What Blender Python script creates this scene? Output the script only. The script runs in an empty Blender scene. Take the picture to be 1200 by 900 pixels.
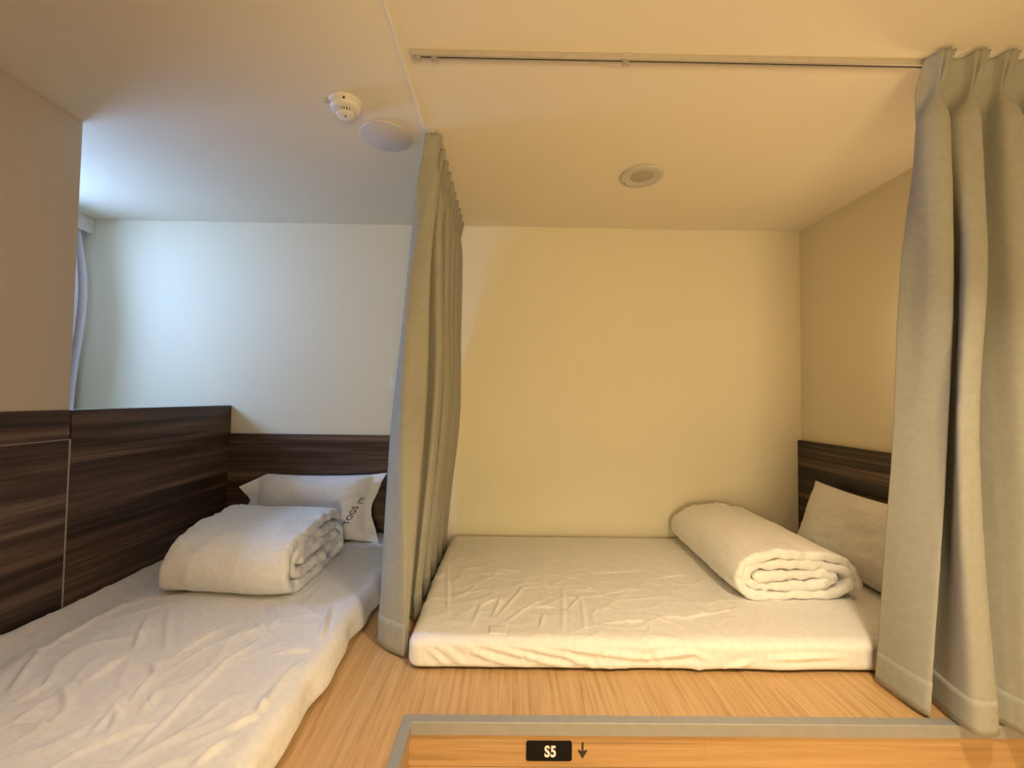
import bpy, bmesh, math, random
import numpy as np
from mathutils import Vector, Matrix, noise

random.seed(7)
scene = bpy.context.scene
COL = scene.collection
PI = math.pi

# ------------------------------------------------------------------ room measures (metres)
BACK, CEIL, RIGHT, LEFT = 2.466, 1.896, 1.728, -1.617
WALL_END = 1.565          # where the full-height left wall stops and the half-height partition begins
EDGE_Y, EDGE_X = 1.19, -0.276   # edge of the raised sleeping platform

# ------------------------------------------------------------------ materials
def new_mat(name):
    m = bpy.data.materials.new(name); m.use_nodes = True
    nt = m.node_tree
    return m, nt, nt.nodes['Principled BSDF']

def node(nt, kind, **kw):
    n = nt.nodes.new(kind)
    for k, v in kw.items():
        if k.startswith('i_'):
            n.inputs[k[2:].replace('_', ' ')].default_value = v
        else:
            setattr(n, k, v)
    return n

def coords(nt, scale=(1, 1, 1), rot=(0, 0, 0), loc=(0, 0, 0)):
    tc = node(nt, 'ShaderNodeTexCoord'); mp = node(nt, 'ShaderNodeMapping')
    mp.inputs['Scale'].default_value = scale; mp.inputs['Rotation'].default_value = rot; mp.inputs['Location'].default_value = loc
    nt.links.new(tc.outputs['Object'], mp.inputs['Vector'])
    return mp.outputs['Vector']

def ramp(nt, fac, stops):
    r = node(nt, 'ShaderNodeValToRGB'); e = r.color_ramp.elements
    while len(e) < len(stops): e.new(0.5)
    for el, (p, c) in zip(e, stops):
        el.position = p; el.color = (*c, 1)
    nt.links.new(fac, r.inputs['Fac'])
    return r.outputs['Color']

def bump(nt, bsdf, height, strength=.3, dist=.002):
    b = node(nt, 'ShaderNodeBump'); b.inputs['Strength'].default_value = strength; b.inputs['Distance'].default_value = dist
    nt.links.new(height, b.inputs['Height']); nt.links.new(b.outputs['Normal'], bsdf.inputs['Normal'])

def mat_plain(name, col, rough=.6, metal=0, nscale=None, var=.04, bmp=0, bdist=.001):
    m, nt, b = new_mat(name)
    b.inputs['Roughness'].default_value = rough; b.inputs['Metallic'].default_value = metal
    n = node(nt, 'ShaderNodeTexNoise'); n.inputs['Scale'].default_value = nscale or 6; n.inputs['Detail'].default_value = 4
    nt.links.new(coords(nt), n.inputs['Vector'])
    lo = tuple(c * (1 - var) for c in col); hi = tuple(min(1, c * (1 + var)) for c in col)
    nt.links.new(ramp(nt, n.outputs['Fac'], [(.3, lo), (.7, hi)]), b.inputs['Base Color'])
    if bmp: bump(nt, b, n.outputs['Fac'], bmp, bdist)
    return m

def mat_wall(name, col):
    m, nt, b = new_mat(name)
    b.inputs['Roughness'].default_value = .75
    v = coords(nt)
    n1 = node(nt, 'ShaderNodeTexNoise'); n1.inputs['Scale'].default_value = 1.6; n1.inputs['Detail'].default_value = 3
    n2 = node(nt, 'ShaderNodeTexNoise'); n2.inputs['Scale'].default_value = 220; n2.inputs['Detail'].default_value = 2
    nt.links.new(v, n1.inputs['Vector']); nt.links.new(v, n2.inputs['Vector'])
    nt.links.new(ramp(nt, n1.outputs['Fac'], [(.3, tuple(c*.975 for c in col)), (.7, col)]), b.inputs['Base Color'])
    bump(nt, b, n2.outputs['Fac'], .12, .001)
    return m

def mat_fabric(name, col, weave=900, rough=.9, sheen=.15, var=.05, strength=.25):
    m, nt, b = new_mat(name)
    b.inputs['Roughness'].default_value = rough
    b.inputs['Sheen Weight'].default_value = sheen
    v = coords(nt)
    n1 = node(nt, 'ShaderNodeTexNoise'); n1.inputs['Scale'].default_value = weave; n1.inputs['Detail'].default_value = 2
    n2 = node(nt, 'ShaderNodeTexNoise'); n2.inputs['Scale'].default_value = 60; n2.inputs['Detail'].default_value = 5
    nt.links.new(v, n1.inputs['Vector']); nt.links.new(v, n2.inputs['Vector'])
    nt.links.new(ramp(nt, n2.outputs['Fac'], [(.3, tuple(c*(1-var) for c in col)), (.7, tuple(min(1, c*(1+var)) for c in col))]), b.inputs['Base Color'])
    bump(nt, b, n1.outputs['Fac'], strength, .0006)
    return m

def mat_darkwood(name, along, k=1.0, f=19, stops=(.44, .57, .68, .82)):
    """dark zebrano-like laminate, streaks running along one axis"""
    m, nt, b = new_mat(name)
    b.inputs['Roughness'].default_value = .38
    sc = {'x': (.6, f, f), 'y': (f, .6, f)}[along]
    sc2 = {'x': (1.5, 150, 150), 'y': (150, 1.5, 150)}[along]
    n1 = node(nt, 'ShaderNodeTexNoise'); n1.inputs['Scale'].default_value = 1; n1.inputs['Detail'].default_value = 5; n1.inputs['Roughness'].default_value = .62
    n2 = node(nt, 'ShaderNodeTexNoise'); n2.inputs['Scale'].default_value = 1; n2.inputs['Detail'].default_value = 3
    nt.links.new(coords(nt, sc), n1.inputs['Vector']); nt.links.new(coords(nt, sc2), n2.inputs['Vector'])
    mx = node(nt, 'ShaderNodeMath', operation='MULTIPLY_ADD'); mx.inputs[1].default_value = .28
    nt.links.new(n2.outputs['Fac'], mx.inputs[0]); nt.links.new(n1.outputs['Fac'], mx.inputs[2])
    d = lambda c: tuple(x * k for x in c)
    nt.links.new(ramp(nt, mx.outputs[0], [(stops[0], d((.014, .008, .006))), (stops[1], d((.050, .029, .019))), (stops[2], d((.108, .066, .045))), (stops[3], d((.22, .145, .10)))]), b.inputs['Base Color'])
    bump(nt, b, n2.outputs['Fac'], .08, .0006)
    return m

def mat_oak(name, along='y', plank=(1.3, .19), tint=1.0):
    m, nt, b = new_mat(name)
    b.inputs['Roughness'].default_value = .42
    rot = (0, 0, PI/2) if along == 'y' else (0, 0, 0)
    v = coords(nt, (1, 1, 1), rot, (.02, .32, 0))
    br = node(nt, 'ShaderNodeTexBrick')
    br.inputs['Scale'].default_value = 1; br.inputs['Brick Width'].default_value = plank[0]; br.inputs['Row Height'].default_value = plank[1]
    br.inputs['Mortar Size'].default_value = .0012; br.inputs['Mortar Smooth'].default_value = .4
    br.inputs['Color1'].default_value = (.62, .62, .62, 1); br.inputs['Color2'].default_value = (.38, .38, .38, 1); br.inputs['Mortar'].default_value = (.1, .1, .1, 1)
    br.offset = .37
    nt.links.new(v, br.inputs['Vector'])
    if along == 'y': s1, s2 = (75, 3.0, 75), (320, 9, 320)
    else: s1, s2 = (1.6, 55, 55), (5, 260, 260)
    n1 = node(nt, 'ShaderNodeTexNoise'); n1.inputs['Scale'].default_value = 1; n1.inputs['Detail'].default_value = 5; n1.inputs['Distortion'].default_value = .6
    n2 = node(nt, 'ShaderNodeTexNoise'); n2.inputs['Scale'].default_value = 1; n2.inputs['Detail'].default_value = 2
    nt.links.new(coords(nt, s1), n1.inputs['Vector']); nt.links.new(coords(nt, s2), n2.inputs['Vector'])
    a = node(nt, 'ShaderNodeMath', operation='MULTIPLY_ADD'); a.inputs[1].default_value = .35
    nt.links.new(n2.outputs['Fac'], a.inputs[0]); nt.links.new(n1.outputs['Fac'], a.inputs[2])
    a2 = node(nt, 'ShaderNodeMath', operation='MULTIPLY_ADD'); a2.inputs[1].default_value = .22
    nt.links.new(br.outputs['Color'], a2.inputs[0]); nt.links.new(a.outputs[0], a2.inputs[2])
    t = tint
    nt.links.new(ramp(nt, a2.outputs[0], [(.5, (.37*t, .208*t, .085*t)), (.72, (.52*t, .315*t, .137*t)), (.95, (.60*t, .385*t, .185*t))]), b.inputs['Base Color'])
    bump(nt, b, br.outputs['Fac'], -.25, .0008)
    return m

def mat_glass(name):
    m, nt, b = new_mat(name)
    out = nt.nodes['Material Output']
    tr = node(nt, 'ShaderNodeBsdfTransparent'); gl = node(nt, 'ShaderNodeBsdfGlossy'); gl.inputs['Roughness'].default_value = .02
    mx = node(nt, 'ShaderNodeMixShader'); mx.inputs[0].default_value = .06
    nt.links.new(tr.outputs[0], mx.inputs[1]); nt.links.new(gl.outputs[0], mx.inputs[2]); nt.links.new(mx.outputs[0], out.inputs['Surface'])
    return m

M = dict(
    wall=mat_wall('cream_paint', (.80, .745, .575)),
    wall_l=mat_wall('dimmed_beige_paint', (.62, .565, .49)),  # cream darkened to beige: the left wall's dim light is in the colour
    ceil=mat_wall('ceiling_paint', (.80, .745, .61)),
    dark_y=mat_darkwood('dark_laminate_lengthwise', 'y'),
    dark_x=mat_darkwood('dark_laminate_crosswise', 'x'),
    dark_r=mat_darkwood('striped_dark_laminate', 'y', .75, 42, (.55, .63, .69, .78)),
    oak=mat_oak('oak_floor', 'y'),
    oak_x=mat_oak('oak_riser', 'x', (.9, .5), .88),
    oak_t=mat_oak('oak_tread', 'x', (1.2, .19), 1.1),
    sheet=mat_fabric('white_cotton_sheet', (.80, .785, .77), 1200),
    duvet=mat_fabric('white_duvet_cover', (.90, .885, .85), 1200),
    pillow=mat_fabric('white_pillowcase', (.78, .765, .75), 1200),
    curtain=mat_fabric('grey_beige_curtain_cloth', (.335, .33, .285), 700, .9, .0, .05, .4),
    sheer=mat_fabric('white_sheer_curtain', (.80, .76, .80), 900),
    alu=mat_plain('brushed_aluminium', (.62, .58, .52), .42, .55, 40),
    slot=mat_plain('dark_slot', (.03, .028, .025), .7),
    trimgrey=mat_plain('grey_edge_trim', (.34, .335, .32), .5, .25, 30),
    white=mat_plain('white_plastic', (.80, .78, .73), .4),
    plate=mat_plain('grey_white_plate', (.62, .60, .59), .5),
    fitting=mat_plain('beige_plastic', (.56, .53, .48), .5),
    fitting_d=mat_plain('dull_beige_lens', (.40, .36, .31), .35),
    strip=mat_plain('pale_joint_strip', (.42, .36, .30), .5),
    black=mat_plain('black_plate', (.007, .005, .005), .6),
    ink=mat_plain('dark_sticker', (.025, .022, .020), .5),
    letter=mat_plain('white_lettering', (.85, .82, .78), .5),
    print=mat_plain('grey_print', (.10, .095, .09), .7),
    glass=mat_glass('window_glass'),
)

M['black'].node_tree.nodes['Principled BSDF'].inputs['Specular IOR Level'].default_value = .15

# ------------------------------------------------------------------ object helpers
def link(o): COL.objects.link(o); return o

def obj(name, bm_or_mesh, mat, parent=None, smooth=True, loc=None):
    """one mesh object; vertices are given in world space, loc (or the parent's place) becomes its origin"""
    if isinstance(bm_or_mesh, bmesh.types.BMesh):
        me = bpy.data.meshes.new(name); bm_or_mesh.normal_update(); bm_or_mesh.to_mesh(me); bm_or_mesh.free()
    else:
        me = bm_or_mesh
    me.materials.append(mat)
    o = bpy.data.objects.new(name, me); link(o)
    org = Vector((0, 0, 0))
    if parent is not None:
        org = world_loc(parent); o.parent = parent
    elif loc is not None:
        org = Vector(loc); o.location = org
    me.transform(Matrix.Translation(-org))
    for p in me.polygons: p.use_smooth = smooth
    return o

def world_loc(o):
    v = Vector(o.location)
    while o.parent: o = o.parent; v = v + Vector(o.location)
    return v

def thing(name, label, cat, loc, group=None):
    o = bpy.data.objects.new(name, None); link(o)
    o.empty_display_size = .1; o.location = loc
    return tag(o, label, cat, group)

def tag(o, label, cat, group=None):
    o['label'] = label; o['category'] = cat
    if group: o['group'] = group
    return o

def struct(name, bm, mat, smooth=False, parent=None, label=None):
    o = obj(name, bm, mat, parent, smooth)
    if parent is None: o['kind'] = 'structure'
    if label: o['label'] = label
    return o

def box(bm, lo, hi, bev=0, seg=2):
    r = bmesh.ops.create_cube(bm, size=1)
    vs = r['verts']
    c = [(a + b) / 2 for a, b in zip(lo, hi)]; s = [b - a for a, b in zip(lo, hi)]
    for v in vs: v.co = Vector([c[i] + v.co[i] * s[i] for i in range(3)])
    if bev:
        es = list({e for v in vs for e in v.link_edges})
        bmesh.ops.bevel(bm, geom=es, offset=bev, segments=seg, profile=.5, affect='EDGES')
    return bm

def nbox(lo, hi, bev=0, seg=2): return box(bmesh.new(), lo, hi, bev, seg)

def lathe(bm, prof, centre, seg=48, axis=(0, 0, -1)):
    """profile of (radius, drop) pairs turned about a vertical axis hanging from centre"""
    rings = []
    for r, d in prof:
        if r < 1e-6: rings.append([bm.verts.new((centre[0], centre[1], centre[2] - d))])
        else: rings.append([bm.verts.new((centre[0] + r*math.cos(2*PI*k/seg), centre[1] + r*math.sin(2*PI*k/seg), centre[2] - d)) for k in range(seg)])
    for a, b in zip(rings, rings[1:]):
        for k in range(seg):
            k2 = (k + 1) % seg
            if len(a) == 1 and len(b) == 1: continue
            if len(a) == 1: bm.faces.new((a[0], b[k], b[k2]))
            elif len(b) == 1: bm.faces.new((a[k], b[0], a[k2]))
            else: bm.faces.new((a[k], b[k], b[k2], a[k2]))
    bmesh.ops.recalc_face_normals(bm, faces=bm.faces[:])
    return bm

def prism(bm, pts, o, ux, uy, n, depth):
    """flat outline pts (2D) standing in the plane o + a*ux + b*uy, given depth along n"""
    o, ux, uy, n = map(Vector, (o, ux, uy, n))
    f = [bm.verts.new(o + ux*a + uy*b + n*depth) for a, b in pts]
    k = [bm.verts.new(o + ux*a + uy*b) for a, b in pts]
    bm.faces.new(f); bm.faces.new(k[::-1])
    for i in range(len(pts)):
        j = (i + 1) % len(pts)
        bm.faces.new((f[j], f[i], k[i], k[j]))
    bmesh.ops.recalc_face_normals(bm, faces=bm.faces[:])
    return bm

def grid_mesh(name, V, closed_u=False, closed_v=False):
    """V: array (nu, nv, 3) -> mesh"""
    nu, nv = V.shape[:2]
    idx = np.arange(nu*nv).reshape(nu, nv)
    A = idx if not closed_u else np.vstack([idx, idx[:1]])
    A = A if not closed_v else np.hstack([A, A[:, :1]])
    F = np.stack([A[:-1, :-1], A[1:, :-1], A[1:, 1:], A[:-1, 1:]], -1).reshape(-1, 4)
    me = bpy.data.meshes.new(name)
    me.from_pydata(V.reshape(-1, 3).tolist(), [], F.tolist()); me.update()
    return me

def catmull(P, per):
    """centripetal-free Catmull-Rom through the rows of P (n, d)"""
    P = np.asarray(P, float)
    Q = np.vstack([2*P[0]-P[1], P, 2*P[-1]-P[-2]])
    out = []
    for i in range(1, len(Q)-2):
        p0, p1, p2, p3 = Q[i-1:i+3]
        for t in np.linspace(0, 1, per, endpoint=False):
            out.append(.5*((2*p1) + (p2-p0)*t + (2*p0-5*p1+4*p2-p3)*t*t + (3*p1-p0-3*p2+p3)*t**3))
    out.append(Q[-2])
    return np.array(out)

def nz(x, y, z): return noise.noise(Vector((x, y, z)))

# ------------------------------------------------------------------ room shell
T = .12
struct('floor', nbox((-2.74, -1.3, -.10), (EDGE_X, BACK + T, 0)), M['oak'])
fl = struct('floor_niche', nbox((EDGE_X, EDGE_Y, -.10), (RIGHT + T, BACK + T, 0)), M['oak'])
struct('ceiling', nbox((-2.74, -1.92, CEIL), (RIGHT + T, BACK + T, CEIL + .1)), M['ceil'])
struct('wall_back', nbox((-2.74, BACK, 0), (RIGHT + T, BACK + T, CEIL)), M['wall'])
struct('wall_right', nbox((RIGHT, -1.92, -.62), (RIGHT + T, BACK, CEIL)), M['wall'])
struct('wall_front', nbox((-1.75, -1.92, -.62), (RIGHT, -1.80, CEIL)), M['wall'])
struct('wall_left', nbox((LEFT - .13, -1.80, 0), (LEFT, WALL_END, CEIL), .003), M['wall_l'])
struct('wall_left_return', nbox((-2.62, .78, 0), (LEFT - .13, .90, CEIL)), M['wall'])
struct('wall_light_block', nbox((-.40, -1.80, 0), (EDGE_X - .01, -.30, CEIL), .003), M['wall'])  # unseen wall added to keep light from behind off the left wall
# outer wall with the window opening (y 1.60..2.26, z .78..1.74)
WX = -2.62; wy0, wy1, wz0, wz1 = 1.62, 2.30, .80, 1.80
bm = bmesh.new()
box(bm, (WX - T, .78, 0), (WX, wy0, CEIL)); box(bm, (WX - T, wy1, 0), (WX, BACK, CEIL))
box(bm, (WX - T, wy0, 0), (WX, wy1, wz0)); box(bm, (WX - T, wy0, wz1), (WX, wy1, CEIL))
struct('wall_outer', bm, M['wall'])
bm = bmesh.new()
fx0, fx1 = WX - .08, WX - .04
box(bm, (fx0, wy0, wz0), (fx1, wy0 + .035, wz1), .004); box(bm, (fx0, wy1 - .035, wz0), (fx1, wy1, wz1), .004)
box(bm, (fx0, wy0 + .035, wz0), (fx1, wy1 - .035, wz0 + .035), .004); box(bm, (fx0, wy0 + .035, wz1 - .035), (fx1, wy1 - .035, wz1), .004)
win = struct('window_1', bm, M['white'])
obj('pane', nbox((WX - .063, wy0 + .03, wz0 + .03), (WX - .057, wy1 - .03, wz1 - .03)), M['glass'], win, False)
# stair well in front of the platform
struct('wall_riser', nbox((EDGE_X, EDGE_Y - .02, -.62), (RIGHT, EDGE_Y, -.03)), M['oak_x'])
struct('wall_riser_side', nbox((EDGE_X, -1.3, -.62), (EDGE_X + .02, EDGE_Y - .02, -.03)), M['oak_x'])
struct('floor_step', nbox((EDGE_X + .02, .86, -.62), (RIGHT, EDGE_Y - .02, -.117), .004), M['oak_t'])
struct('floor_lower_step', nbox((EDGE_X + .02, .56, -.62), (RIGHT, .86, -.36), .004), M['oak_t'])
struct('floor_corridor', nbox((-1.75, -1.80, -.72), (RIGHT, EDGE_Y - .02, -.62)), M['oak'])
# grey nosing along both edges of the well
def nosing(name, along, a0, a1):
    prof = [(0, .0), (0, .004), (.026, .004), (.0275, .002), (.0275, -.030), (.0235, -.030), (.0235, 0)]
    bm = bmesh.new()
    if along == 'x': prism(bm, prof, (a0, EDGE_Y, 0), (0, -1, 0), (0, 0, 1), (1, 0, 0), a1 - a0)
    else: prism(bm, prof, (EDGE_X, a0, 0), (1, 0, 0), (0, 0, 1), (0, 1, 0), a1 - a0)
    return struct(name, bm, M['trimgrey'])
nosing('trim_1', 'x', EDGE_X + .0005, RIGHT)
nosing('trim_2', 'y', -1.3, EDGE_Y - .0278)
# thin white joint trim on the ceiling between the two sleeping places
struct('trim_3', nbox((-.338, -1.7, CEIL - .006), (-.328, 1.55, CEIL), .002), M['white'])

# ------------------------------------------------------------------ dark wood joinery
PT = .813
t = thing('partition', 'half-height dark wood partition closing the long side of the left mattress', 'partition', (LEFT, 2.0, 0))
obj('panel', nbox((LEFT - .06, WALL_END + .005, .0), (LEFT + .006, BACK - .001, PT), .0015), M['dark_y'], t, False)
t = thing('wall_cladding', 'dark wood panelling below the left wall, split by a pale upright joint', 'wall panel', (LEFT, .5, 0))
obj('lower_panel', nbox((LEFT + .0005, -1.2, .0), (LEFT + .006, WALL_END - .002, .704)), M['dark_y'], t, False)
obj('upper_panel', nbox((LEFT + .0005, -1.2, .706), (LEFT + .006, WALL_END - .002, PT)), M['dark_y'], t, False)
obj('joint_strip', nbox((LEFT + .0006, WALL_END - .002, 0.09), (LEFT + .0068, WALL_END + .0035, .706)), M['strip'], t, False)['label'] = 'pale upright joint strip'
obj('cross_joint', nbox((LEFT + .0006, -1.2, .7035), (LEFT + .0063, WALL_END - .002, .7065)), M['strip'], t, False)

tag(obj('headboard', nbox((LEFT + .0065, BACK - .022, 0), (-.50, BACK - .0005, .652), .0015), M['dark_x'], None, False, (-1.0, BACK - .01, 0)),
    'low dark wood headboard against the back wall behind the printed pillow', 'headboard')
tag(obj('headboard', nbox((RIGHT - .024, 1.40, 0), (RIGHT - .0005, BACK - .002, .655), .0015), M['dark_r'], None, False, (RIGHT - .01, 1.9, 0)),
    'striped dark wood headboard on the right wall inside the curtained niche', 'headboard')

# ------------------------------------------------------------------ mattresses
def rounded_box(lo, hi, r, step):
    """faces of a box sampled finely, edges rounded by radii r = (rx, ry, rz) -> bmesh"""
    bm = bmesh.new()
    lo, hi, r = map(np.array, (lo, hi, r))
    n = [max(4, int(round((hi[i]-lo[i]) / step))) for i in range(3)]
    ax = [np.linspace(lo[i], hi[i], n[i]+1) for i in range(3)]
    cache = {}
    def vert(i, j, k):
        if (i, j, k) not in cache:
            q = np.array([ax[0][i], ax[1][j], ax[2][k]])
            c = np.clip(q, lo + r, hi - r)
            d = (q - c) / r; L = np.linalg.norm(d)
            if L > 1: q = c + d / L * r
            elif L > 0: q = c + d * (np.max(np.abs(d)) / L) * r
            cache[(i, j, k)] = bm.verts.new(q)
        return cache[(i, j, k)]
    nx, ny, nzz = n
    for i in range(nx):
        for j in range(ny):
            bm.faces.new((vert(i, j, nzz), vert(i+1, j, nzz), vert(i+1, j+1, nzz), vert(i, j+1, nzz)))
    for i in range(nx):
        for k in range(nzz):
            bm.faces.new((vert(i, 0, k), vert(i+1, 0, k), vert(i+1, 0, k+1), vert(i, 0, k+1)))
            bm.faces.new((vert(i+1, ny, k), vert(i, ny, k), vert(i, ny, k+1), vert(i+1, ny, k+1)))
    for j in range(ny):
        for k in range(nzz):
            bm.faces.new((vert(0, j+1, k), vert(0, j, k), vert(0, j, k+1), vert(0, j+1, k+1)))
            bm.faces.new((vert(nx, j, k), vert(nx, j+1, k), vert(nx, j+1, k+1), vert(nx, j, k+1)))
    bm.normal_update()
    return bm

def crease_field(P, lines, amp, sig):
    """P (n,3); lines: polylines of 2D or 3D points; ridge with a soft trough beside it"""
    h = np.zeros(len(P))
    for ln in lines:
        pts = [np.array(p if len(p) == 3 else (*p, .1), float) for p in ln]
        total = sum(np.linalg.norm(b-a) for a, b in zip(pts, pts[1:])); run = 0
        best = np.zeros(len(P))
        for a, b in zip(pts, pts[1:]):
            d = b - a; L = np.linalg.norm(d)
            t = np.clip(((P - a) @ d) / (L*L), 0, 1)
            D = P - (a + t[:, None]*d); dist = np.linalg.norm(D, axis=1)
            s = (run + t*L) / total
            tap = np.clip(np.sin(PI*np.clip(s, .02, .98)), 0, 1)**.6
            side = D[:, 0]*(-d[1]) + D[:, 1]*d[0]
            sd = np.sign(side)*dist
            g = np.exp(-(dist/sig)**2) - .45*np.exp(-((sd - 1.9*sig)/(1.5*sig))**2)
            g = g*tap
            best = np.where(np.abs(g) > np.abs(best), g, best); run += L
        h += amp*best
    return h

def wrinkle_noise(P, seed, amp, f=9, stretch=(1, 1), dens=.05):
    """sparse crumple ridges, none painted: all of it is height"""
    out = np.zeros(len(P))
    for n, p in enumerate(P):
        x, y, z = p[0]*stretch[0], p[1]*stretch[1], p[2]
        wx = x + .05*nz(x*5+seed, y*5, z*5); wy = y + .05*nz(x*5, y*5+seed, z*5+3)
        a = 1 - abs(nz(wx*f+seed, wy*f, z*f*.7)); b = 1 - abs(nz(wx*f*.6+7, wy*f*1.7+seed, z*f))
        mask = max(0, nz(x*2.2, y*2.2+seed*3, 1.3) + dens)
        out[n] = amp*(a**14*1.0 + b**18*.8)*min(1, mask*3.2) + amp*1.1*nz(x*3+seed, y*3, z*3) + amp*.35*nz(x*17, y*17+seed, z*17)
    return out

RC = [[(-0.112,1.889),(0.04,1.892)],[(-0.258,2.27),(0.027,1.91)],[(0.074,2.195),(0.166,1.883)],[(-0.113,1.461),(-0.093,1.61),(-0.019,1.679)],[(-0.047,1.518),(-0.014,1.68)],[(-0.036,1.509),(0.073,1.756),(0.156,1.771)],[(-0.006,1.481),(0.089,1.602),(0.171,1.683)],[(0.157,1.854),(0.173,1.695)],[(0.236,1.747),(0.195,1.431)],[(0.296,1.686),(0.271,1.433)],[(0.249,1.76),(0.403,1.712)],[(0.345,1.903),(0.671,1.958)],[(0.331,1.487),(0.497,1.509)],[(0.499,1.548),(0.648,1.531),(0.896,1.607)],[(-0.268,1.966),(-0.203,1.516)],[(0.222,1.563),(0.296,1.686)],[(0.089,1.602),(0.205,1.594)],[(0.52,1.548),(0.614,1.474)],[(-0.15,1.891),(-0.02,1.691)],[(0.664,1.866),(0.803,1.899)],[(0.377,1.7),(0.554,1.753)],[(0.12,1.456),(0.137,1.541)]]
# folds of the sheet on the front side of the niche mattress (x, y, z)
FY = 1.375
RF = [[(-.235, FY, .088), (-.15, FY, .02)], [(-.21, FY, .088), (-.12, FY, .012)], [(-.245, FY, .07), (-.18, FY, .014)],
      [(-.13, FY, .088), (-.10, FY, .06), (.03, FY, .02)], [(-.09, FY, .086), (.08, FY, .045), (.24, FY, .006)], [(.0, FY, .085), (.2, FY, .05), (.3, FY, .006)],
      [(.1, FY, .085), (.32, FY, .06), (.46, FY, .045), (.60, FY, .062)], [(.5, FY, .055), (.60, FY, .065), (.66, FY, .045)],
      [(.71, FY, .01), (.80, FY, .04)], [(.85, FY, .05), (1.1, FY, .055)], [(.26, FY, .04), (.29, FY, .008)]]
LC = [[(-1.411,1.213),(-1.394,1.316),(-1.4,1.636)],[(-1.227,1.088),(-1.209,1.139),(-1.235,1.182)],[(-1.129,1.165),(-1.116,1.281)],[(-0.939,1.075),(-0.969,1.198),(-1.013,1.246)],[(-0.902,1.002),(-0.949,1.065),(-0.863,1.076)],[(-0.799,0.939),(-0.804,1.051),(-0.813,1.256),(-0.779,1.367)],[(-0.937,0.911),(-0.902,0.959),(-0.818,1.031)],[(-1.277,1.121),(-1.404,1.308)],[(-0.944,1.002),(-0.978,1.136)],[(-0.698,0.96),(-0.603,1.038),(-0.599,1.217)],[(-0.643,0.907),(-0.618,0.978)],[(-1.2,1.535),(-1.032,1.313)],[(-0.874,1.586),(-0.791,1.479)],[(-1.125,1.312),(-1.241,1.491)],[(-0.923,1.518),(-0.749,1.385)],[(-1.167,1.009),(-0.994,1.015)],[(-1.167,1.146),(-1.075,1.069)],[(-0.649,1.033),(-0.594,1.095)],[(-0.963,1.102),(-0.957,1.07)],[(-0.904,1.125),(-0.88,1.06)],[(-0.694,1.303),(-0.591,1.32)],[(-0.641,1.567),(-0.593,1.37)],[(-0.98,1.283),(-0.935,1.437)],[(-0.621,1.073),(-0.601,1.259)]]

def soften(bm, fn):
    P = np.array([v.co for v in bm.verts]); N = np.array([v.normal for v in bm.verts])
    Q = fn(P, N)
    for v, q in zip(bm.verts, Q): v.co = q
    return bm

# the mattress of the curtained niche, lying across
def shape_right(P, N):
    h = crease_field(P, RC, .0060, .0062) + crease_field(P, RF, .0095, .0085) + wrinkle_noise(P, 3.1, .0036, 8)
    low = P[:, 2] < .012
    h = np.where(low, h*.25, h)
    Q = P + N*h[:, None]
    front = np.clip((1.43 - P[:, 1])/.05, 0, 1)
    wav = np.array([.006*nz(p[0]*5, 2.2, 0) + .004*nz(p[0]*13, 7.7, 0) for p in P])
    Q[:, 1] -= front*(wav + .004)*(1 - np.clip(P[:, 2]/.1, 0, 1))
    back = np.clip((P[:, 1] - 2.2)/.25, 0, 1)
    Q[:, 2] -= back*.014*(P[:, 2] > .05)
    Q[:, 1] = np.minimum(Q[:, 1], BACK - .004); Q[:, 2] = np.maximum(Q[:, 2], .001)
    Q[:, 0] = np.clip(Q[:, 0], -.324, RIGHT - .028)
    return Q
mr = thing('floor_mattress', 'white-sheeted mattress lying across the curtained niche under the rolled duvet', 'mattress', (.7, 1.9, 0))
obj('fitted_sheet', soften(rounded_box((-.315, 1.380, .001), (1.698, 2.456, .099), (.04, .04, .026), .0055), shape_right), M['sheet'], mr)
from mathutils.bvhtree import BVHTree
sheet_top = [o for o in mr.children][0]
bv = BVHTree.FromObject(sheet_top, bpy.context.evaluated_depsgraph_get())
G = np.zeros((13, 11, 3))
for i, x in enumerate(np.linspace(-.054, .004, 13)):
    for j, y in enumerate(np.linspace(1.413, 1.462, 11)):
        hit = bv.ray_cast(Vector((x, y, 1)) - Vector(mr.location), Vector((0, 0, -1)))[0]
        G[i, j] = (x, y, hit.z + mr.location.z + .0012)
o = obj('sewn_label', grid_mesh('sewn_label', G), M['letter'], mr); o['label'] = 'small pale square label on the sheet'
sd = o.modifiers.new('thickness', 'SOLIDIFY'); sd.thickness = .0012; sd.offset = 0

# the mattress beside the partition, running towards the viewer
def shape_left(P, N):
    h = crease_field(P, LC, .0135, .0080) + wrinkle_noise(P, 9.4, .0068, 6.5, (1.15, .75), .15)
    low = P[:, 2] < .012
    h = np.where(low, h*.25, h)
    Q = P + N*h[:, None]
    k = np.clip((P[:, 0] + .66)/.10, 0, 1)                      # right side hangs loose and flares at the foot
    down = 1 - np.clip(P[:, 2]/.1, 0, 1)
    wav = np.array([.020*nz(2.3, p[1]*3.1, 0) + .011*nz(5.1, p[1]*9, p[2]*6) for p in P])
    Q[:, 0] += k*((.022 + wav)*down + wav*.5)
    up = (P[:, 2] > .05)
    Q[:, 2] += up*(.012*np.exp(-((P[:, 0] + 1.575)/.03)**2) - .014*np.exp(-((P[:, 0] + 1.47)/.055)**2)*(1 + .4*np.sin(P[:, 1]*7)))
    Q[:, 2] = np.maximum(Q[:, 2], .001); Q[:, 0] = np.clip(Q[:, 0], LEFT + .008, -.475)
    Q[:, 1] = np.minimum(Q[:, 1], BACK - .026)
    return Q
ml = thing('floor_mattress', 'long white-sheeted mattress running along the dark wood partition', 'mattress', (-1.08, 1.4, 0))
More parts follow.
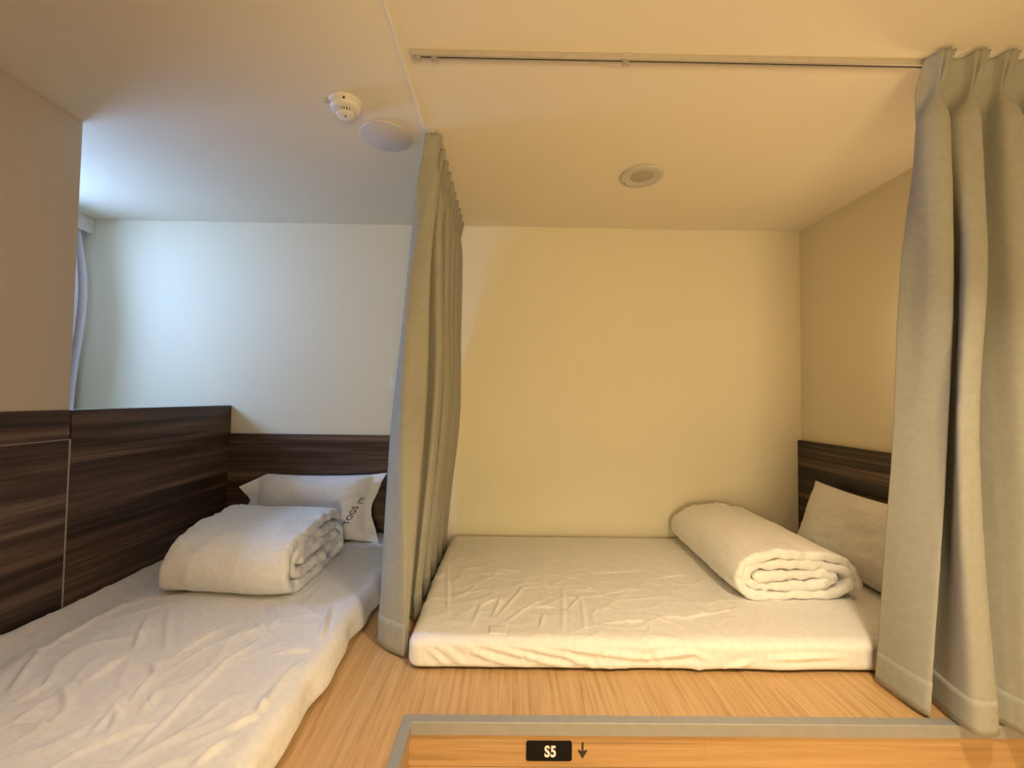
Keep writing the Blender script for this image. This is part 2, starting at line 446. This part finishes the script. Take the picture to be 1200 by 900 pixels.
obj('fitted_sheet', soften(rounded_box((-1.608, .43, .001), (-.548, 2.435, .100), (.04, .05, .03), .0062), shape_left), M['sheet'], ml)

# ------------------------------------------------------------------ duvets: one thick sheet, rolled up
def rolled(name, path, th, length, place, seed, puff=.010):
    """path: (u, v) centre line of the rolled sheet; place(u, v, a) -> world point; a runs along the roll"""
    C = catmull(path, 14); S = len(C)
    tan = np.gradient(C, axis=0); tan /= np.linalg.norm(tan, axis=1)[:, None]
    nor = np.stack([-tan[:, 1], tan[:, 0]], 1)
    seglen = np.r_[0, np.cumsum(np.linalg.norm(np.diff(C, axis=0), axis=1))]
    prof = []
    na, nc = 46, 7
    for a in np.linspace(0, 1, na): prof.append((1, a, 0))
    for c in np.linspace(PI/2, -PI/2, nc + 2)[1:-1]: prof.append((math.sin(c), 1, math.cos(c)))
    for a in np.linspace(1, 0, na): prof.append((-1, a, 0))
    for c in np.linspace(-PI/2, PI/2, nc + 2)[1:-1]: prof.append((math.sin(c), 0, -math.cos(c)))
    V = np.zeros((S, len(prof), 3))
    for i in range(S):
        e = min(seglen[i], seglen[-1] - seglen[i]); end = math.sqrt(max(.02, min(1, e/(th*.5))))
        for j, (n, a, cap) in enumerate(prof):
            edge = 4*(a - .5)**2
            s = seglen[i]
            pk = nz(s*16, a*2.0 + seed, n*.7)*1.2 + nz(s*42, a*5 + seed, n)*.9
            half = th*.5*end*(1 + .30*edge**2*pk - .10*edge**4)
            sag = puff*(.30*nz(s*5, a*2.5, seed) + .55*edge*nz(s*9, a*4, seed+5) + .16*nz(s*24, a*9, seed+2) + .35*edge**3*nz(s*34, a*6, seed+9) + .30*(1 - abs(nz(s*4, a*3.5, seed+4)))**7)
            off = n*half + sag
            aa = (a - .5)*length + cap*th*.36*end + edge*edge*math.copysign(1, a-.5)*(.018*nz(s*6, seed, 3) + .009*nz(s*23, seed, 8) + .004*nz(s*55, seed, n))
            u, v = C[i] + nor[i]*off
            jit = .35 + .65*edge
            u += jit*(.018*nz(s*3.1, a*2, seed+20)); v += jit*(.010*nz(s*5.3, a*2.5, seed+30))*min(1, v/.05)
            v = max(v, .001)
            V[i, j] = place(u, v, aa)
    me = grid_mesh(name, V, False, True)
    bm = bmesh.new(); bm.from_mesh(me); bpy.data.meshes.remove(me)
    bm.verts.ensure_lookup_table()
    m = len(prof)
    bm.faces.new([bm.verts[k] for k in range(m)][::-1]); bm.faces.new([bm.verts[(S-1)*m + k] for k in range(m)])
    bmesh.ops.triangulate(bm, faces=[f for f in bm.faces if len(f.verts) > 4])
    bmesh.ops.recalc_face_normals(bm, faces=bm.faces[:])
    return bm

rp = [(-.168, .086), (-.02, .092), (.10, .094), (.150, .082), (.142, .064), (.06, .056), (-.06, .052), (-.145, .054), (-.186, .078), (-.172, .112),
      (-.10, .126), (.03, .130), (.145, .118), (.196, .092), (.192, .050), (.12, .022), (.0, .017), (-.14, .018), (-.212, .034), (-.240, .075), (-.222, .122),
      (-.165, .156), (-.06, .170), (.05, .166), (.145, .150), (.212, .118), (.240, .075), (.236, .036)]
def place_r(u, v, a):
    y = 2.035 + a
    return (1.168 + u*(1.0) + .055*(y - 2.035), y + .015*u, .097 + v*1.04)
dr = thing('rolled_duvet', 'rolled white duvet with its layered end showing, lying in the niche', 'duvet', (1.17, 2.03, .1))
obj('cover', rolled('cover', rp, .0385, .715, place_r, 1.7), M['duvet'], dr)

lp = [(-.17, .096), (.02, .104), (.17, .102), (.215, .086), (.20, .066), (.10, .060), (-.06, .058), (-.165, .060), (-.205, .088), (-.185, .128),
      (-.08, .142), (.08, .142), (.20, .132), (.248, .098), (.236, .050), (.16, .022), (.0, .019), (-.17, .019), (-.242, .036), (-.272, .080), (-.254, .132),
      (-.19, .170), (-.07, .186), (.08, .190), (.205, .186), (.262, .166), (.272, .132)]
def place_l(u, v, a):
    y = 1.905 + u*1.0
    return (-1.080 + a*(1 - .10*(v/.2)) - (.15 - .14*max(0, a)/.26)*(y - 1.68), y - .05*a + .03*v, .099 + v*1.08)
dl = thing('folded_duvet', 'folded white duvet on the left mattress in front of the printed pillow', 'duvet', (-1.1, 1.9, .1))
obj('cover', rolled('cover', lp, .0425, .50, place_l, 4.2, .013), M['duvet'], dl)

# ------------------------------------------------------------------ pillows
class Pillow:
    def __init__(s, o, right, up, a, b, T, uf, seed, droop=0, ear=.05):
        s.o, s.r, s.u = Vector(o), Vector(right).normalized(), Vector(up).normalized()
        s.n = s.r.cross(s.u); s.a, s.b, s.T, s.uf, s.seed, s.droop, s.ear = a, b, T, uf, seed, droop, ear
    def at(s, u, v, side, lift=0):
        x = u*(s.a - s.ear*(1 - v*v)*abs(u)**3); y = v*(s.b - .018*(1 - u*u))
        fu = max(0, 1 - abs(u/s.uf)**3.2); fv = max(0, 1 - abs(v)**3.4)
        t = s.T*(fu**.55)*(fv**.5)
        w = .006*nz(u*3+s.seed, v*3, side) + .004*(1 - abs(nz(u*5+s.seed, v*6, side*2)))**8
        fl = 0
        if abs(u) > s.uf*.97:                                   # loose flange at both ends ripples
            q = (abs(u) - s.uf*.97)/(1 - s.uf*.97); fl = q*(.020*math.sin(v*6 + s.seed) + .008*nz(v*5, s.seed, 1))*(1 if s.uf < .9 else .15)
        t = max(t, .0022)
        z = side*(t + w*min(1, t/.03)) + fl + lift
        if s.droop and u < -s.uf*.9:
            q = (-u - s.uf*.9)/(1 - s.uf*.9); y -= s.droop*q*max(0, v)**.7; z += .03*q
        return s.o + s.r*x + s.u*(s.b + y) + s.n*z
    def mesh(s, nu=72, nv=46):
        U = np.sin(np.linspace(-1, 1, nu)*PI/2*.96)/math.sin(PI/2*.96); W = np.sin(np.linspace(-1, 1, nv)*PI/2*.97)/math.sin(PI/2*.97)
        bm = bmesh.new()
        F = [[bm.verts.new(s.at(u, v, 1)) for v in W] for u in U]; B = [[bm.verts.new(s.at(u, v, -1)) for v in W] for u in U]
        for i in range(nu-1):
            for j in range(nv-1):
                bm.faces.new((F[i][j], F[i+1][j], F[i+1][j+1], F[i][j+1])); bm.faces.new((B[i][j], B[i][j+1], B[i+1][j+1], B[i+1][j]))
        ring = [(i, 0) for i in range(nu)] + [(nu-1, j) for j in range(1, nv)] + [(i, nv-1) for i in range(nu-2, -1, -1)] + [(0, j) for j in range(nv-2, 0, -1)]
        for k in range(len(ring)):
            (a, b), (c, d) = ring[k], ring[(k+1) % len(ring)]
            bm.faces.new((F[a][b], B[a][b], B[c][d], F[c][d]))
        bmesh.ops.recalc_face_normals(bm, faces=bm.faces[:])
        return bm

def text_mesh(s, size, bold=0, xs=1.0, space=1.0, depth=.0):
    """lettering as (verts, faces) centred on its own middle, the front at +z"""
    cu = bpy.data.curves.new('lettering', 'FONT'); cu.body = s; cu.size = size; cu.offset = bold; cu.space_character = space; cu.extrude = depth
    cu.align_x = 'CENTER'; cu.align_y = 'CENTER'
    o = bpy.data.objects.new('lettering', cu); link(o)
    dg = bpy.context.evaluated_depsgraph_get(); me = bpy.data.meshes.new_from_object(o.evaluated_get(dg))
    bpy.data.objects.remove(o); bpy.data.curves.remove(cu)
    V = np.array([v.co[:] for v in me.vertices]); F = [tuple(p.vertices) for p in me.polygons]
    bpy.data.meshes.remove(me)
    V[:, 0] *= xs
    V -= (V.max(0) + V.min(0))/2
    return V, F

pl = Pillow((-1.062, 2.262, .102), (1, 0, 0), (0, .34, .94), .392, .182, .075, .80, 2.0, .09, .065)
tp = thing('pillow', 'white pillow with dark lettering along its edge, leaning on the low headboard', 'pillow', (-1.01, 2.26, .1))
obj('pillowcase', pl.mesh(), M['pillow'], tp)
V, F = text_mesh('TOGS yn', .047, .0012, 1.0, 1.08)
bm = bmesh.new(); vs = []
for x, y, z in V:                                                # runs up the right edge, tops of the letters to the left
    vv = -.16 + x*.80/.182; uu = .665 - y/.392 + .22*(vv + .16)
    vs.append(bm.verts.new(pl.at(uu, vv, 1, .0014)))
for f in F:
    try: bm.faces.new([vs[i] for i in f])
    except ValueError: pass
obj('lettering', bm, M['print'], tp, False)['label'] = 'dark grey lettering printed along the edge'

pr = Pillow((1.512, 1.865, .098), (0, -1, 0), (.34, 0, .92), .378, .193, .058, .985, 6.3, 0, .012)
tp = thing('pillow', 'plain white pillow leaning on the striped headboard in the niche', 'pillow', (1.51, 1.86, .1))
obj('pillowcase', pr.mesh(), M['pillow'], tp)

# ------------------------------------------------------------------ curtains
def curtain_mesh(levels, rows, per=12, fingers=0, seed=0):
    """levels: list of (z, [(x, y), ...]) from top to bottom, same number of points each"""
    zs = np.array([l[0] for l in levels]); L = [catmull(l[1], per) for l in levels]
    n = len(L[0]); G = np.stack(L)                               # (levels, n, 2)
    tt = np.linspace(0, 1, rows)
    zz = zs[0] + (zs[-1]-zs[0])*np.where(tt < .12, tt*.6, .072 + (tt-.12)/.88*.928)
    V = np.zeros((rows, n, 3))
    for r, z in enumerate(zz):
        k = int(np.clip(np.searchsorted(-zs, -z) - 1, 0, len(zs)-2))
        t = (zs[k] - z)/(zs[k]-zs[k+1]); t = np.clip(t, 0, 1)
        p1, p2 = G[k], G[k+1]
        m1 = (G[k+1]-G[k-1])/(zs[k-1]-zs[k+1])*(zs[k]-zs[k+1]) if k > 0 else (p2-p1)
        m2 = (G[k+2]-G[k])/(zs[k]-zs[k+2])*(zs[k]-zs[k+1]) if k+2 < len(zs) else (p2-p1)
        h = (2*t**3-3*t*t+1)*p1 + (t**3-2*t*t+t)*m1 + (-2*t**3+3*t*t)*p2 + (t**3-t*t)*m2
        V[r, :, :2] = h; V[r, :, 2] = z
    for r in range(rows):
        for c in range(n):
            x, y, z = V[r, c]
            d = min(1, (zs[0]-z)/.3)
            V[r, c, 0] += d*(.004*nz(x*7+seed, z*2.2, y*7) + .0009*nz(x*30, z*16+seed, y*30)); V[r, c, 1] += d*(.004*nz(x*7, z*2.2+seed, y*7+4) + .0009*nz(x*30+seed, z*16, y*30+4))
    return V

def cloth(name, V, mat, parent, th=.0035):
    me = grid_mesh(name, V); o = obj(name, me, mat, parent)
    s = o.modifiers.new('thickness', 'SOLIDIFY'); s.thickness = th; s.offset = 0
    return o

def hem(V, z0, z1, lift):
    """the doubled cloth of the bottom hem, following the same folds"""
    rows = [r for r in range(V.shape[0]) if z0 <= V[r, 0, 2] <= z1]
    return V[rows[0]:rows[-1]+1]

# --- curtain on the right: hangs from the long rail, bunched beyond its end
tops, pinch, below, mid, low, bot = [], [], [], [], [], []
def unit(x, k):
    """one pinch pleat centred at x: valley, left flank, left of tip, tip, right of tip, right flank"""
    y = 1.205
    f = [(-.046, .002), (-.030, -.006), (-.021, -.032), (0, -.036), (.021, -.032), (.030, -.006)]
    tops.extend((x + a, y - .010 + b*.8 - .022) for a, b in f)
    p = [(-.046, .016), (-.016, .004), (-.006, -.016), (0, -.020), (.006, -.016), (.016, .004)]
    pinch.extend((x + a, y - .012 + b) for a, b in p)
    q = [(-.047, .026), (-.034, .0), (-.028, -.045), (0, -.058), (.028, -.045), (.034, .0)]
    below.extend((x + a, y - .008 + b) for a, b in q)
N_P = 6
for k in range(N_P): unit(1.232 + .093*k + (.006 if k % 2 else 0), k)
# lower levels drawn by hand: leading flap first, then each deep fold
def fold(xv, yv, xt, yt, w, dst, lean=0):
    dst.extend([(xv, yv), (xt - w, (yv*.45 + yt*.55)), (xt - w*.85 , yt + .012), (xt, yt), (xt + w*.85, yt + .012), (xt + w, (yv*.45 + yt*.55))])
# mid level
mid.extend([(1.198, 1.300), (1.213, 1.270), (1.229, 1.242), (1.247, 1.217), (1.262, 1.200), (1.266, 1.225)])
mid.extend([(1.290, 1.300), (1.284, 1.200), (1.224, 1.138), (1.250, 1.124), (1.278, 1.134), (1.302, 1.180)])
mid.extend([(1.358, 1.255), (1.378, 1.180), (1.392, 1.130), (1.424, 1.108), (1.456, 1.124), (1.462, 1.190)])
fold(1.480, 1.290, 1.515, 1.120, .030, mid); fold(1.565, 1.285, 1.595, 1.125, .032, mid); fold(1.645, 1.285, 1.675, 1.13, .030, mid)
bot.extend([(1.165, 1.338), (1.166, 1.300), (1.169, 1.260), (1.173, 1.222), (1.181, 1.190), (1.196, 1.200)])
bot.extend([(1.262, 1.315), (1.256, 1.249), (1.237, 1.136), (1.264, 1.116), (1.300, 1.124), (1.318, 1.146)])
bot.extend([(1.352, 1.170), (1.362, 1.140), (1.375, 1.108), (1.412, 1.092), (1.448, 1.106), (1.460, 1.180)])
fold(1.480, 1.290, 1.515, 1.112, .032, bot); fold(1.57, 1.285, 1.600, 1.118, .032, bot); fold(1.65, 1.285, 1.680, 1.12, .028, bot)
up = [((a[0]*.55 + b[0]*.45), (a[1]*.55 + b[1]*.45)) for a, b in zip(below, mid)]
pinch[0] = (1.192, 1.205); tops[0] = (1.198, 1.180)
below[:12] = [(1.226, 1.238), (1.194, 1.205), (1.186, 1.172), (1.216, 1.150), (1.246, 1.160), (1.258, 1.195),
              (1.272, 1.235), (1.268, 1.190), (1.280, 1.160), (1.308, 1.148), (1.330, 1.158), (1.338, 1.195)]
lv = [(1.882, tops), (1.795, pinch), (1.690, below), (1.28, up), (.78, mid), (.012, bot)]
V = curtain_mesh(lv, 110, 12, seed=2)
n = V.shape[1]
for r in range(V.shape[0]):                                      # three fingers gathered in each pleat, scalloped top edge
    z = V[r, 0, 2]
    g = math.exp(-((z - 1.84)/.045)**2)
    for c in range(n):
        ph = (c % 72)/72
        wdw = max(0, 1 - abs(ph - .5)/.28)
        V[r, c, 1] -= g*.009*wdw*math.cos((ph - .5)*2*PI*6.5)
        if z > 1.86: V[r, c, 2] += .005*(wdw - .4)*(z - 1.86)/.022
tc = thing('curtain', 'grey-beige pleated curtain gathered at the right end of the long rail', 'curtain', (1.4, 1.2, 0))
cloth('cloth', V, M['curtain'], tc)
hr = [r for r in range(V.shape[0]) if V[r, 0, 2] < .112]
H = V[hr].copy(); cloth('hem', H, M['curtain'], tc, .0055)

# --- curtain on the left: hangs from a rail running into the niche, seen almost edge-on
tops, pinch, below, mid, bot = [], [], [], [], []
NL = 10
for k in range(NL):
    y = 1.585 + .088*k
    s = 1.0 if k else .8
    tops.extend([(-.318, y - .044), (-.304, y - .022), (-.276, y - .012), (-.272, y), (-.276, y + .012), (-.304, y + .022)])
    pinch.extend([(-.326, y - .044), (-.306, y - .018), (-.290, y - .008), (-.288, y), (-.290, y + .008), (-.306, y + .018)])
    below.extend([(-.352, y - .046), (-.326, y - .030), (-.286, y - .026), (-.276, y), (-.286, y + .026), (-.326, y + .030)])
def foldl(xv, yv, xt, yt, w, dst):
    dst.extend([(xv, yv), (xv*.40 + xt*.60, yt - w*.55), (xt - .016, yt - w), (xt, yt), (xt - .016, yt + w), (xv*.40 + xt*.60, yt + w*.55)])
mid.extend([(-.426, 1.556), (-.408, 1.520), (-.370, 1.474), (-.335, 1.492), (-.304, 1.526), (-.318, 1.556)])
bot.extend([(-.446, 1.518), (-.412, 1.486), (-.346, 1.444), (-.338, 1.452), (-.334, 1.476), (-.350, 1.500)])
upl = [(-.380, 1.560), (-.374, 1.540), (-.362, 1.518), (-.325, 1.512), (-.294, 1.528), (-.310, 1.556)]
tipx = [0, -.276, -.425, -.274, -.430, -.279, -.42, -.277, -.425, -.280]
for k in range(1, NL):
    y = 1.585 + .088*k
    foldl(-.435 + .014*math.sin(k*2.1), y - .040, tipx[k], y + .046*(k % 2), .046 if k % 2 else .014, mid)
    foldl(-.450 + .010*math.sin(k*1.7), y - .050 - .012*(k < 3), min(tipx[k] - .02, -.336), y + .028*(k % 2), .036 if k % 2 else .016, bot)
tops[0] = (-.328, 1.562); pinch[0] = (-.336, 1.560); below[0] = (-.352, 1.558)
up = upl + [((a[0]*.5 + b[0]*.5), (a[1]*.5 + b[1]*.5)) for a, b in zip(below[6:], mid[6:])]
lv = [(1.878, tops), (1.800, pinch), (1.700, below), (1.34, up), (.80, mid), (.12, bot), (.010, bot)]
V = curtain_mesh(lv, 96, 10, seed=5)
for r in range(V.shape[0]):
    z = V[r, 0, 2]; g = math.exp(-((z - 1.835)/.045)**2)
    for c in range(V.shape[1]):
        ph = (c % 60)/60; wdw = max(0, 1 - abs(ph - .5)/.28)
        V[r, c, 0] += g*.008*wdw*math.cos((ph - .5)*2*PI*6.5)
        if z > 1.856: V[r, c, 2] += .005*(wdw - .4)*(z - 1.856)/.022
tc = thing('curtain', 'grey-beige curtain drawn back between the two mattresses, seen nearly edge-on', 'curtain', (-.36, 1.95, 0))
cloth('cloth', V, M['curtain'], tc)
hr = [r for r in range(V.shape[0]) if V[r, 0, 2] < .125]
cloth('hem', V[hr].copy(), M['curtain'], tc, .0055)

# --- rails
def rail(label, a, b, axis, loc):
    t = thing('curtain_rail', label, 'curtain rail', loc)
    prof = [(-.010, 0), (.010, 0), (.010, -.0165), (.0032, -.0165), (.0032, -.0125), (-.0032, -.0125), (-.0032, -.0165), (-.010, -.0165)]
    bm = bmesh.new()
    if axis == 'x': prism(bm, prof, (a, loc[1], CEIL - .0005), (0, 1, 0), (0, 0, 1), (1, 0, 0), b - a)
    else: prism(bm, prof, (loc[0], a, CEIL - .0005), (1, 0, 0), (0, 0, 1), (0, 1, 0), b - a)
    obj('track', bm, M['alu'], t, False)
    return t
RY = 1.208
t = rail('long aluminium curtain rail fixed to the ceiling across the niche front', -.297, 1.70, 'x', (.4, RY, CEIL))
obj('slot', nbox((-.296, RY - .0031, CEIL - .0155), (1.70, RY + .0031, CEIL - .0130)), M['slot'], t, False)
obj('end_cap', nbox((-.301, RY - .012, CEIL - .0185), (-.290, RY + .012, CEIL - .0006), .002), M['alu'], t, False)
obj('end_stop', nbox((-.288, RY - .006, CEIL - .0235), (-.272, RY + .006, CEIL - .0170), .0015), M['fitting_d'], t, False)
for gx in (-.232, .332):
    bm = bmesh.new()
    box(bm, (gx - .009, RY - .004, CEIL - .0225), (gx + .009, RY + .004, CEIL - .0170), .0012)
    for s in (-1, 1):                                            # small ring of the glider
        bmesh.ops.create_cone(bm, cap_ends=True, segments=12, radius1=.0045, radius2=.0045, depth=.0025,
                              matrix=Matrix.Translation((gx + s*.0055, RY, CEIL - .0265)) @ Matrix.Rotation(PI/2, 4, 'X'))
    obj('glider', bm, M['fitting_d'], t, False)
obj('bracket', nbox((.322, RY - .0135, CEIL - .007), (.344, RY + .0135, CEIL - .0002), .0015), M['alu'], t, False)
t = rail('curtain rail above the drawn-back curtain between the two mattresses', 1.565, 2.455, 'y', (-.305, 1.9, CEIL))

# ------------------------------------------------------------------ ceiling fittings
c = (-.578, 1.432, CEIL)
t = thing('smoke_detector', 'white domed smoke detector on the ceiling beside a flat round plate', 'smoke detector', c)
obj('base_plate', lathe(bmesh.new(), [(0, 0), (.056, 0), (.057, .002), (.057, .007), (.053, .009), (0, .009)], c), M['white'], t)
obj('housing', lathe(bmesh.new(), [(.050, .009), (.051, .012), (.049, .024), (.045, .029), (.036, .030), (0, .030)], c), M['white'], t)
obj('dark_core', lathe(bmesh.new(), [(.0255, .030), (.0255, .043), (0, .043)], c, 32), M['slot'], t)
for k in range(20):
    a = 2*PI*k/20
    bm = nbox((-.0028, -.0022, 0), (.0028, .0022, .0125))
    bmesh.ops.transform(bm, matrix=Matrix.Translation((c[0] + .0275*math.cos(a), c[1] + .0275*math.sin(a), CEIL - .0425)) @ Matrix.Rotation(a, 4, 'Z'), verts=bm.verts)
    obj('vent_rib', bm, M['white'], t, False)
obj('cap', lathe(bmesh.new(), [(.0300, .0420), (.0315, .0435), (.0305, .0465), (.027, .0490), (.015, .0505), (0, .0508)], c), M['white'], t)
obj('lamp_dot', lathe(bmesh.new(), [(0, .0500), (.0035, .0500), (.0035, .0518), (0, .0520)], (c[0] + .002, c[1] - .006, CEIL), 16), M['slot'], t)['label'] = 'small dark indicator on the cap'
obj('test_hole', nbox((c[0] + .008, c[1] - .0525, CEIL - .019), (c[0] + .015, c[1] - .046, CEIL - .013), .001), M['slot'], t, False)
bm = nbox((c[0] - .064, c[1] - .026, CEIL - .014), (c[0] - .050, c[1] - .014, CEIL - .0005), .002)
obj('release_clip', bm, M['fitting'], t, False)
c = (-.492, 1.613, CEIL)
tag(obj('cover_plate', lathe(bmesh.new(), [(0, .0), (.095, .0), (.097, .002), (.097, .006), (.094, .0072), (0, .0074)], c, 64), M['plate'], None, True, c),
    'flat round grey-white cover plate on the ceiling next to the smoke detector', 'cover plate')
c = (.592, 1.872, CEIL)
t = thing('ceiling_fitting', 'round beige ceiling fitting with dull centre above the niche mattress', 'ceiling fitting', c)
obj('ring', lathe(bmesh.new(), [(.050, .004), (.056, .007), (.080, .0105), (.092, .009), (.097, .004), (.097, 0), (.05, 0), (.05, .004)], c, 64), M['fitting'], t)
obj('lens', lathe(bmesh.new(), [(0, .0085), (.030, .0080), (.046, .006), (.0515, .0035), (.0515, .001), (0, .001)], c, 48), M['fitting_d'], t)['label'] = 'darker round centre'
obj('screw', lathe(bmesh.new(), [(0, .0085), (.0035, .0085), (.0035, .012), (0, .0125)], (c[0] - .064, c[1] + .052, CEIL), 12), M['slot'], t)

# ------------------------------------------------------------------ sign and arrow on the riser
RF_Y = EDGE_Y - .02
sx, sz = .1235, -.0745
def rrect(w, h, r, seg=5):
    pts = []
    for cx, cy, a0 in ((w/2-r, h/2-r, 0), (-w/2+r, h/2-r, 90), (-w/2+r, -h/2+r, 180), (w/2-r, -h/2+r, 270)):
        for k in range(seg+1):
            a = math.radians(a0 + 90*k/seg); pts.append((cx + r*math.cos(a), cy + r*math.sin(a)))
    return pts
t = thing('number_sign', 'small black sign reading S5 on the step below the platform edge', 'sign', (sx, RF_Y, sz))
obj('plate', prism(bmesh.new(), rrect(.124, .052, .006), (sx, RF_Y, sz), (1, 0, 0), (0, 0, 1), (0, -1, 0), .003), M['black'], t, False)
V, F = text_mesh('S5', .040, .0012, .80, 1.08, .0004)
bm = bmesh.new(); vs = [bm.verts.new((sx + .003 + x, RF_Y - .0034 - z, sz + y)) for x, y, z in V]
for f in F:
    try: bm.faces.new([vs[i] for i in f])
    except ValueError: pass
obj('lettering', bm, M['letter'], t, False)['label'] = 'white characters S5'
ax, az = .2145, -.0735
arrow = [(-.0028, .021), (.0028, .021), (.0028, -.002), (.013, .002), (.013, -.001), (.001, -.021), (-.001, -.021), (-.013, -.001), (-.013, .002), (-.0028, -.002)]
tag(obj('arrow_sticker', prism(bmesh.new(), arrow, (ax, RF_Y, az), (1, 0, 0), (0, 0, 1), (0, -1, 0), .0008), M['ink'], None, False, (ax, RF_Y, az)),
    'dark downward arrow sticker beside the black sign on the step', 'sticker')

# ------------------------------------------------------------------ switch, window valance, sheer
t = thing('light_switch', 'small white wall switch on the back wall by the left curtain', 'switch', (-.66, BACK, .956))
obj('plate', nbox((-.688, BACK - .007, .905), (-.618, BACK - .0003, 1.008), .003), M['wall'], t, False)
obj('rocker', nbox((-.678, BACK - .011, .920), (-.655, BACK - .0065, .993), .002), M['white'], t, False)
t = thing('curtain_box', 'pale box holding a curtain at the ceiling corner past the left wall', 'curtain box', (-2.49, 1.9, 1.82))
obj('fascia', nbox((-2.465, 1.2, 1.808), (-2.450, BACK - .002, CEIL - .001), .003), M['white'], t, False)
obj('top_board', nbox((-2.615, 1.2, 1.880), (-2.466, BACK - .002, CEIL - .001), .002), M['white'], t, False)
pts_t = [(-2.53 + .030*(1 if k % 2 else -1), 2.445 - .024*k) for k in range(14)]
pts_b = [(-2.50 + .045*(1 if k % 2 else -1), 2.445 - .026*k) for k in range(14)]
pts_m = [(-2.475 + .045*(1 if k % 2 else -1), 2.445 - .025*k) for k in range(14)]
V = curtain_mesh([(1.878, pts_t), (1.45, pts_m), (.9, [(x - .02, y) for x, y in pts_b]), (.05, [(x - .03, y) for x, y in pts_b])], 50, 8, seed=8)
t = thing('window_curtain', 'pale lilac-white window curtain hanging past the end of the left wall', 'curtain', (-2.5, 2.3, 0))
cloth('cloth', V, M['sheer'], t, .002)

# ------------------------------------------------------------------ light
def area(name, loc, rot, size, power, col, shape='RECTANGLE', size_y=None, spread=PI):
    l = bpy.data.lights.new(name, 'AREA'); l.shape = shape; l.size = size
    if size_y: l.size_y = size_y
    l.energy = power; l.color = col; l.spread = spread
    o = bpy.data.objects.new(name, l); link(o); o.location = loc; o.rotation_euler = rot
    return o
area('ceiling_downlight', (.74, .32, CEIL - .01), (0, 0, 0), .16, 19.5, (1, .80, .53), 'DISK', spread=math.radians(112))
area('left_bed_fill', (-.9, 1.0, CEIL - .01), (0, 0, 0), .16, 1.0, (1, .83, .76), 'DISK', spread=math.radians(64))  # added fill that warms the left mattress, not a fitted lamp
area('front_fill_panel', (.2, -1.7, .3), (math.radians(90), 0, 0), .8, 40, (1, .79, .44), 'RECTANGLE', .8)  # fill panel added behind the camera to lift the niche; no real lamp there
area('daylight', (WX - .08, (wy0+wy1)/2, 1.56), (0, math.radians(-54), 0), .46, 48, (.33, .54, 1.0), 'RECTANGLE', .66)
rl = bpy.data.lights.new('niche_fill', 'POINT'); rl.energy = 4.6; rl.shadow_soft_size = .05; rl.color = (1, .66, .36)  # unseen point light added behind the right curtain to brighten the niche walls
ro = bpy.data.objects.new('niche_fill', rl); link(ro); ro.location = (1.60, 1.47, 1.15)

w = bpy.data.worlds.new('sky'); scene.world = w; w.use_nodes = True
w.node_tree.nodes['Background'].inputs['Color'].default_value = (.55, .75, 1, 1)
w.node_tree.nodes['Background'].inputs['Strength'].default_value = .6

# ------------------------------------------------------------------ camera
cam_d = bpy.data.cameras.new('camera'); cam = bpy.data.objects.new('camera', cam_d); link(cam)
cam_d.sensor_fit = 'HORIZONTAL'; cam_d.sensor_width = 36; cam_d.lens = 492.18/1200*36; cam_d.clip_start = .02
yaw, pitch, roll = .0083, .0327, .0136
fwd = Vector((math.sin(yaw)*math.cos(pitch), math.cos(yaw)*math.cos(pitch), math.sin(pitch)))
r0 = Vector((math.cos(yaw), -math.sin(yaw), 0)); u0 = r0.cross(fwd)
r = r0*math.cos(roll) + u0*math.sin(roll); u = u0*math.cos(roll) - r0*math.sin(roll)
cam.matrix_world = Matrix(((r.x, u.x, -fwd.x, 0), (r.y, u.y, -fwd.y, 0), (r.z, u.z, -fwd.z, .88), (0, 0, 0, 1)))
scene.camera = cam

vs_ = scene.view_settings
vs_.view_transform = 'Standard'; vs_.look = 'None'; vs_.gamma = 1; vs_.use_curve_mapping = False; vs_.exposure = 0.13
